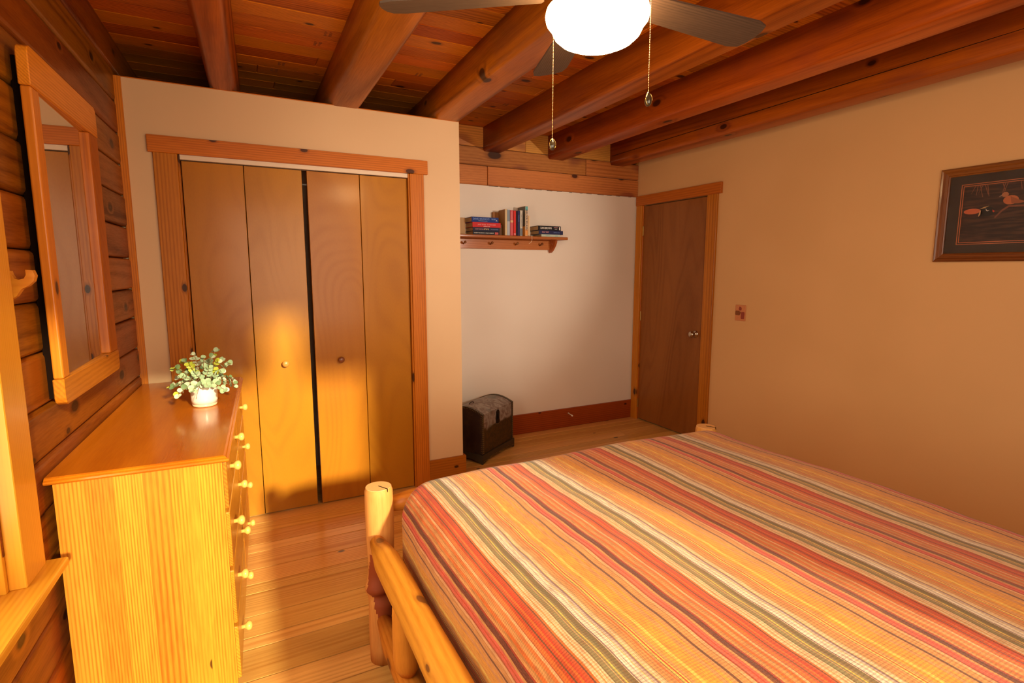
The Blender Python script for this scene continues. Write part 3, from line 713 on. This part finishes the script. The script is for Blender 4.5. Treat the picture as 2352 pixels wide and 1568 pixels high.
def bookflat(label,x0,x1,z0,z1,y0,depth,col,txts=(),rz=0):
    c=Vector(((x0+x1)/2,y0,z0)); t=empty('book',c,rz); tag(t,label,'book')
    hw=(x1-x0)/2; h=z1-z0; cm=plain('cover_%02x%02x%02x'%col,col,.55,spec=.25)
    bm=bmesh.new(); box(bm,-hw,hw,0,depth,0,.0025); box(bm,-hw,hw,0,depth,h-.0025,h); box(bm,-hw,hw,-.0015,.0015,0,h,.001)
    mesh('cover',bm,cm,t)
    mesh('pages',box(bmesh.new(),-hw+.003,hw-.003,.0015,depth-.004,.0025,h-.0025),PAGE,t)
    for (s,size,m,x,z,xs) in txts: text(t,s,size,m,(x,-.0018,h*z),(R(90),0,0),xs)
    return t
FB=3.900
b4=bookflat('black book with white lettering, bottom of the left stack on the shelf',1.667,1.897,1.712,1.740,FB,.15,(24,24,40),[('HUBERT MANNING  COLD HARBOR',.011,IW,-.02,.5,.95)])
b3=bookflat('dark navy book third from the top in the left stack on the shelf',1.667,1.900,1.7402,1.770,FB,.15,(40,36,62),[('HARRY BAMFORD',.010,IPK,-.06,.5,.9),('THE OLD ROAD',.010,IB,.07,.5,.9)])
b2=bookflat('thick red book with white lettering, second from the top of the left stack',1.665,1.909,1.7702,1.808,FB,.15,(206,44,44),[('JANET EVANS  TO THE NINES',.013,IPK,.0,.52,.9),('SUSPENSE NOVEL',.006,IW,.0,.18,1.2)])
b1=bookflat('blue book marked DAVID BALDACCI, top of the left stack on the shelf',1.658,1.890,1.8082,1.848,FB,.15,(22,52,128),[('DAVID BALDACCI',.020,IB,-.035,.62,.86),('WAR',.018,IB,.072,.62,.9),('--------------------',.012,IW,-.02,.28,1.0),('A',.016,IW,.098,.4,1.2)])
bm=bmesh.new(); 
for i in range(7): box(bm,-.02+i*.006,-.016+i*.006,-.0019,-.0016,.010+.003*(i%3),.022-.003*(i%2))
mesh('printed_figures',bm,IG,b3,(.0,0,0)); mesh('printed_flowers',box(bmesh.new(),.075,.105,-.0019,-.0016,.005,.022,.0),IR,b4)
k3=bookflat('pale teal paperback, lowest of the right stack on the shelf',2.285,2.470,1.712,1.733,FB,.14,(190,200,180),[('NORTH',.010,ITE,-.03,.5,1.2),('LAKE',.010,ITE,.055,.5,1.2)])
k2=bookflat('navy book with pale lettering, middle of the right stack on the shelf',2.260,2.497,1.7332,1.765,FB,.14,(34,36,76),[('HOLY WAY',.015,IPK,-.055,.55,.85),('EVERYDAY TALES',.008,IB,.055,.5,.95)])
k1=bookflat('black book marked DAN BROWN, top of the right stack on the shelf',2.254,2.475,1.7652,1.802,FB,.14,(18,14,18),[('DAN BROWN',.024,IW,-.035,.5,.72),('DECEPTION',.009,IPK,.060,.68,.85),('POINT',.010,IW,.062,.34,.9)])
mesh('printed_moon',box(bmesh.new(),.092,.102,-.0019,-.0016,.006,.030,.0),IW,k1)
def bookup(label,x0,x1,z1,col,depth=.13,y0=FB,txt=None,tilt=0,spine=None):
    t=empty('book',((x0+x1)/2,y0,1.712)); tag(t,label,'book'); w2=(x1-x0)/2-.0004; h=z1-1.712
    cm=plain('cover_%02x%02x%02x'%col,col,.55,spec=.25)
    bm=bmesh.new(); box(bm,-w2,-w2+.002,0,depth,0,h); box(bm,w2-.002,w2,0,depth,0,h); box(bm,-w2,w2,-.0012,.0012,0,h,.0008)
    mesh('cover',bm,cm,t); mesh('pages',box(bmesh.new(),-w2+.002,w2-.002,.0012,depth-.004,.003,h-.004),PAGE,t)
    if txt:
        s,size,m,z,xs=txt; text(t,s,size,m,(0,-.0016,h*z),(R(90),R(90),0),xs)
    if spine:
        for (za,zb,c) in spine: mesh('spine_print',box(bmesh.new(),-w2+.001,w2-.001,-.0017,-.0012,h*za,h*zb),c,t)
    t.rotation_euler=(0,R(tilt),0); return t
t=bookup('brown book standing flat against the wall behind the cream book on the shelf',1.895,1.965,1.905,(160,104,54),.02,4.018)
t=bookup('cream-spined tan book standing leftmost of the upright row on the shelf',1.948,1.966,1.919,(214,190,150),.115)
mesh('tan_board',box(bmesh.new(),-.0102,-.0092,.002,.114,.001,.206),plain('tan_boards',(160,112,60),.6),t)
bookup('grey and white thin book beside the cream-spined book in the upright row',1.9665,1.992,1.918,(180,184,194),.12,spine=[(.55,.98,INK('slate',(120,136,152)))])
bookup('pink book with a small picture on its spine in the upright row',1.995,2.022,1.914,(206,92,96),.12,txt=('THE GARDEN PARTY',.010,IPK,.72,1.0),spine=[(.52,.60,IG)])
bookup('bright red book right of the pink one in the upright row',2.0255,2.046,1.912,(214,46,38),.12,spine=[(.05,.09,IPK)])
bookup('black-spined book between the red and navy books in the upright row',2.0465,2.061,1.910,(38,22,36),.12)
bookup('navy book right of the black-spined one in the upright row',2.062,2.081,1.912,(42,42,92),.12,txt=('WINTER ROAD',.008,IB,.7,1.0))
bookup('pale grey book left of the tallest book in the upright row',2.084,2.107,1.917,(204,196,180),.12,txt=('A YEAR OF THE MOUNTAIN',.009,IK,.62,.9),spine=[(.02,.30,INK('slate2',(104,112,122)))])
bt=bookup('tallest upright book, teal above and orange below, with big spine letters',2.131,2.156,1.953,(206,180,150),.13,spine=[(.86,.99,ITE),(.02,.22,IOR)],txt=('BELVA PLAIN',.020,IK,.54,1.45))
mesh('side_print',box(bmesh.new(),-.0128,-.0121,.002,.128,.0,.08),IOR,bt); mesh('side_print',box(bmesh.new(),-.0128,-.0121,.002,.128,.08,.238),INK('slate3',(108,98,84)),bt)
t=bookup('thin short cream book at the right end of the upright row',2.160,2.175,1.878,(232,200,156),.11)
mesh('ribbon',tube(bmesh.new(),[(0,-.004,.01),(.001,-.045,.0),(.0,-.050,-.03),(-.010,-.052,-.052),(-.030,-.053,-.062)],[.0015]*5,6),INK('ribbon',(240,214,180)),t)
bookup('light tan book end-on at the left end of the shelf, behind the stack',1.570,1.640,1.846,(190,150,104),.02,3.985,txt=None)
t=bookup('brown thick book standing behind the left stack, next to the upright row',1.905,1.940,1.80,(112,70,38),.08,3.94)
# ================================================================== domed trunk
TA=math.atan2(.259,.386); tr=empty('domed_trunk',(1.559,3.506,0),TA); tag(tr,'small dark studded dome-topped trunk with an old painted front, in the alcove','trunk')
TL,TD,TH,TP=.465,.300,.376,.420
def trunk_mat(paint):
    k=NT('trunk_leather_%d'%paint); tc=k.new('ShaderNodeTexCoord'); nz=k.noise(tc.outputs['Object'],7,5,.65); n2=k.noise(tc.outputs['Object'],30,3,.6,1.0)
    base=k.mix(k.mr(nz,.4,.65,0,1),lin((44,26,20)),lin((66,44,22)))
    if paint:
        sp=k.new('ShaderNodeSeparateXYZ'); k.con(tc.outputs['Object'],sp.inputs[0])
        land=k.math('ADD',sp.outputs[2],k.math('MULTIPLY',k.math('SUBTRACT',k.noise(tc.outputs['Object'],9,3,.6),.5),.16))
        sky=k.mix(k.mr(k.noise(tc.outputs['Object'],14,4,.6,2),.35,.65,0,1),lin((150,138,126)),lin((108,84,72)))
        sky=k.mix(k.mr(k.noise(tc.outputs['Object'],5,2),.5,.65,0,.7),sky,lin((84,92,84)))
        base=k.mix(k.mr(land,.255,.285,0,1),k.mix(k.mr(n2,.4,.6,0,1),lin((70,48,20)),lin((44,34,18))),sky)
    k.con(base,k.b.inputs['Base Color']); k.b.inputs['Roughness'].default_value=.42; k.bump(n2,.2,.002); return k.m
TM0,TM1=trunk_mat(0),trunk_mat(1)
def arc(n=14):
    return [(TD*i/n, TH+(TP-TH)*math.sin(math.pi*i/n)**.9 if 0<i<n else TH) for i in range(n+1)]
bm=bmesh.new(); out=[(0,.070)]+arc()+[(TD,.070)]
A=[bm.verts.new((0,a,b)) for a,b in out]; B=[bm.verts.new((TL,a,b)) for a,b in out]
bm.faces.new(A); bm.faces.new(B[::-1])
for i in range(len(out)):
    f=bm.faces.new((A[i],A[(i+1)%len(out)],B[(i+1)%len(out)],B[i])); f.material_index=1 if i<len(out)-1 and i<12 else 0
mesh('body',bm,[TM0,TM1],tr)
EDG=plain('edge_band',(58,48,34),.45)
for xx in (-.004,TL-.018):
    bm=bmesh.new(); ar=[(0,.02)]+arc()+[(TD,.02)]
    O_=[(a+(-.004 if i<2 else (.004 if i>len(ar)-3 else 0)),b+(.004 if 0<i<len(ar)-1 else 0)) for i,(a,b) in enumerate(ar)]
    I_=[(a,b) for a,b in ar]
    V=[[bm.verts.new((xx+dx,*p)) for p in L_] for dx in (0,.022) for L_ in (O_,I_)]
    for i in range(len(ar)-1):
        bm.faces.new((V[0][i],V[0][i+1],V[2][i+1],V[2][i])); bm.faces.new((V[0][i],V[0][i+1],V[1][i+1],V[1][i])); bm.faces.new((V[2][i],V[2][i+1],V[3][i+1],V[3][i]))
    mesh('edge_band',bm,EDG,tr)
# bracket-foot plinth
bm=bmesh.new()
ft=[(-.010,0),(-.010,.072),(TL+.010,.072),(TL+.010,.008),(TL-.03,.018),(TL-.09,.030),(.09,.030),(.035,.014)]
prism(bm,ft,'y',-.012,.004)
ft2=[(-.010,0),(-.010,.072),(TD+.010,.072),(TD+.010,0),(TD-.05,.02),(TD-.1,.03),(.09,.030),(.035,.014)]
prism(bm,ft2,'x',-.012,.004); prism(bm,ft,'y',TD-.004,TD+.012); prism(bm,ft2,'x',TL-.004,TL+.012)
mesh('plinth',bm,EDG,tr)
bm=bmesh.new(); prism(bm,[(-.022,-.050),(-.026,.0),(-.020,.040),(-.006,.052),(.012,.050),(.022,.030),(.020,-.02),(.024,-.048),(.0,-.056)],'y',-.006,.0); box(bm,-.008,.008,-.012,-.006,-.02,.02,.002)
mesh('lock_plate',bm,plain('black_iron',(24,20,18),.5,.6),tr,(.225,0,.315))
bm=bmesh.new()
def stud(x,y,z): bmesh.ops.create_icosphere(bm,subdivisions=1,radius=.0028,matrix=Matrix.Translation((x,y,z)))
z=.02
while z<TH:
    for xx in (.004,.016,TL-.006): stud(xx,-.004,z)
    stud(-.004,.006,z+.004); z+=.0155
for a,b in arc(22): stud(-.004,a,b-.006); stud(.004,a,b+.004); stud(TL-.006,a,b+.004)
for q in range(24): stud(.01+q*.0195,-.013,.034 if 3<q<20 else .022)
tag(mesh('brass_studs',bm,BRASS,tr,smooth=True),kind='stuff')
bm=bmesh.new(); tube(bm,[(.12+.03*math.cos(a/8*math.pi),TD*.5+.02,TP-.002+.012*math.sin(a/8*math.pi)) for a in range(9)],[.004]*9,8)
mesh('carry_handle',bm,EDG,tr)
# ================================================================== switch plate
sw=empty('switch_plate',(XR-.006,2.808,1.114)); tag(sw,'small brown patterned light switch plate right of the room door','switch')
mesh('plate',box(bmesh.new(),0,.006,-.047,.047,-.060,.060,.003,2),plain('plate_tan',(206,130,80),.45),sw)
PR=plain('printed_russet',(146,58,38),.5); PO=plain('printed_brown',(132,72,28),.5)
def prt(pts,m): mesh('printed_jar',prism(bmesh.new(),[(-a,b) for a,b in pts],'x',-.0012,.0002),m,sw)
prt([(-.008,.048),(-.014,.036),(-.012,.022),(-.004,.018),(.008,.020),(.012,.032),(.006,.044)],PR)
prt([(-.043,.010),(-.038,.016),(-.010,.016),(.000,.008),(.0,-.012),(-.006,-.018),(-.040,-.018),(-.044,-.010)],PO)
prt([(.010,.008),(.036,.010),(.040,-.004),(.037,-.044),(.010,-.045),(.007,-.030)],PR)
mesh('toggle',box(bmesh.new(),-.010,0,-.004,.004,-.004,.010,.001),PO,sw)
# ================================================================== picture
pc=empty('duck_picture',(XR,1.240,1.722)); tag(pc,'framed dark print of swimming ducks with a brown wooden frame on the right wall','picture')
PW,PH,FW=.326,.2415,.044
def fr(name,a,b,horizontal):
    pass
def framepiece(k):
    bm=bmesh.new(); prof=[(0,0),(0,.020),(.006,.026),(.014,.024),(.022,.017),(.034,.015),(.038,.018),(.044,.014),(.044,0)]
    hw,hh=PW,PH
    ends=[]
    for sgn in (-1,1):
        ring=[]
        for i,h in prof:
            if k in('t','b'): y=sgn*(hw-i); z=(hh-i) if k=='t' else -(hh-i)
            else: z=sgn*(hh-i); y=(hw-i) if k=='l' else -(hw-i)
            ring.append(bm.verts.new((-h,y,z)))
        ends.append(ring)
    A,B=ends; n=len(prof)
    for i in range(n): bm.faces.new((A[i],A[(i+1)%n],B[(i+1)%n],B[i]))
    bm.faces.new(A); bm.faces.new(B[::-1]); mesh('frame_moulding',bm,W('frame','y' if k in 'tb' else 'z'),pc)
for k in 'tblr': framepiece(k)
MAT_=plain('charcoal_mat',(62,46,38),.6); ART=NT('print_ground'); tc=ART.new('ShaderNodeTexCoord'); sp=ART.new('ShaderNodeSeparateXYZ'); ART.con(tc.outputs['Object'],sp.inputs[0])
mp=ART.new('ShaderNodeMapping'); mp.inputs['Scale'].default_value=(1,1,9); ART.con(tc.outputs['Object'],mp.inputs[0]); nz=ART.noise(mp.outputs[0],9,3)
ART.val(ART.b.inputs['Base Color'],ART.mix(ART.mr(nz,.4,.65,0,1),lin((52,34,28)),lin((80,50,38)))); ART.b.inputs['Roughness'].default_value=.6
iw,ih=PW-.095,PH-.088
bm=bmesh.new(); box(bm,-.010,-.004,-PW+.02,PW-.02,-PH+.02,PH-.02); mesh('mat_board',bm,MAT_,pc)
COP=plain('copper_line',(206,112,66),.4)
for e in (0,.009):
    bm=bmesh.new(); a,b=iw-e,ih-e
    for (y0,y1,z0,z1) in ((-a,a,b-.003,b),(-a,a,-b,-b+.003),(-a,-a+.003,-b,b),(a-.003,a,-b,b)): box(bm,-.0112,-.010,y0,y1,z0,z1)
    mesh('mat_line',bm,COP,pc)
mesh('print',box(bmesh.new(),-.0106,-.010,-iw+.012,iw-.012,-ih+.012,ih-.012),ART.m,pc)
def shape(name,pts,col,d=.0112):
    mesh(name,prism(bmesh.new(),[(iw-a,ih-b) for a,b in pts],'x',-d,-d+.0004),plain('print_%02x%02x%02x'%col,col,.6),pc)
def ell(cx,cy,rx,ry,n=16): return [(cx+rx*math.cos(2*math.pi*i/n),cy+ry*math.sin(2*math.pi*i/n)) for i in range(n)]
# printed in mm-like units from the upper left corner of the sheet (left = +y)
shape('printed_duck',ell(.060,.150,.040,.022),(66,36,28),.0112); shape('printed_duck',ell(.056,.140,.036,.014),(196,98,60),.0116)
shape('printed_duck',ell(.118,.146,.034,.024),(40,32,28)); shape('printed_duck',[(.086,.132),(.104,.122),(.126,.118),(.108,.128)],(196,150,90),.0118)
shape('printed_duck',[(.088,.142),(.093,.136),(.092,.158),(.084,.170)],(206,160,110),.0118); shape('printed_duck',[(.112,.130),(.118,.140),(.128,.140),(.120,.145),(.114,.141)],(220,200,180),.0118)
shape('printed_duck',[(.140,.138),(.150,.146),(.146,.152),(.141,.148)],(214,60,40),.0118)
shape('printed_duck',ell(.208,.098,.030,.022),(190,104,60)); shape('printed_duck',ell(.184,.070,.014,.012),(178,110,70),.0116); shape('printed_duck',[(.170,.070),(.158,.080),(.172,.076)],(150,120,100),.0118)
shape('printed_duck',[(.205,.080),(.240,.100),(.268,.112),(.240,.118),(.212,.116)],(150,84,50),.0116)
shape('printed_log',[(.150,.176),(.176,.142),(.200,.124),(.34,.128),(.44,.120),(.44,.128),(.34,.138),(.204,.132),(.180,.150),(.154,.182)],(126,72,50))
for q in range(11):
    xx=.058+q*.010+ (.05 if q>5 else 0)+(.04 if q>8 else 0); a=random.uniform(-.018,.018)
    shape('printed_reed',[(xx,.014),(xx+.003,.014),(xx+.003+a,.050+.01*(q%3)),(xx+a+.001,.052+.01*(q%3))],(140,82,56))
G=NT('picture_glass'); G.b.inputs['Base Color'].default_value=(1,1,1,1); G.b.inputs['Transmission Weight'].default_value=1; G.b.inputs['Roughness'].default_value=.02; G.b.inputs['IOR'].default_value=1.12
mesh('picture_glass',box(bmesh.new(),-.0150,-.0135,-PW+.03,PW-.03,-PH+.03,PH-.03),G.m,pc)
# ================================================================== door stop on the baseboard
dp=empty('door_stop',(2.66,YB-.02,.130)); tag(dp,'small white-tipped peg door stop on the alcove baseboard','door stop')
mesh('peg',lathe(bmesh.new(),[(.008,0),(.004,-.006),(.004,-.055)],'y',12),WHITE,dp,smooth=True); mesh('rubber_tip',lathe(bmesh.new(),[(.007,-.054),(.008,-.060),(.007,-.070),(.002,-.072)],'y',12),plain('white_rubber',(236,224,206),.6),dp,smooth=True)
for o in bpy.data.objects:
    if o.get('category')=='book': o['group']='books on the peg shelf'
for o in bpy.data.objects:
    if o.name.startswith(('peg','rubber_tip')) and o.parent==dp: o.rotation_euler=(R(8),0,0)

# ================================================================== adjustable wall spotlight by the bed head (right of and behind the camera)
lp=empty('wall_spotlight',(3.16,REAR,1.98)); tag(lp,'small adjustable wall spotlight aimed at the alcove shelf','lamp')
mesh('wall_plate',lathe(bmesh.new(),[(.045,0),(.045,.012),(.03,.018)],'y',20),BR,lp,smooth=True)
mesh('arm',tube(bmesh.new(),[(0,.015,0),(0,.06,-.04),(-.01,.10,-.08)],[.006]*3,8),BR,lp)
aim=(Vector((1.55,YB,1.78))-Vector((3.15,REAR+.12,1.88))).normalized(); q=aim.to_track_quat('-Z','Y')
bm=bmesh.new(); n=24; rr=[(.02,.075),(.036,.06),(.042,-.03)]; rings=[[bm.verts.new((r*math.cos(6.2832*k/n),r*math.sin(6.2832*k/n),z)) for k in range(n)] for r,z in rr]
for A,B in zip(rings,rings[1:]):
    for k in range(n): bm.faces.new((A[k],A[(k+1)%n],B[(k+1)%n],B[k]))
bm.faces.new(rings[0])
hd=mesh('lamp_head',bm,BR,lp,(-.01,.12,-.10),smooth=True); hd.rotation_euler=q.to_euler()
sl=bpy.data.lights.new('spot_bulb','SPOT'); sl.energy=170; sl.color=(1.0,.86,.70); sl.spot_size=R(44); sl.spot_blend=.75; sl.shadow_soft_size=.02
o=bpy.data.objects.new('spot_bulb',sl); link(o,lp); o.location=Vector((-.01,.12,-.10))+aim*.035; o.rotation_euler=q.to_euler()
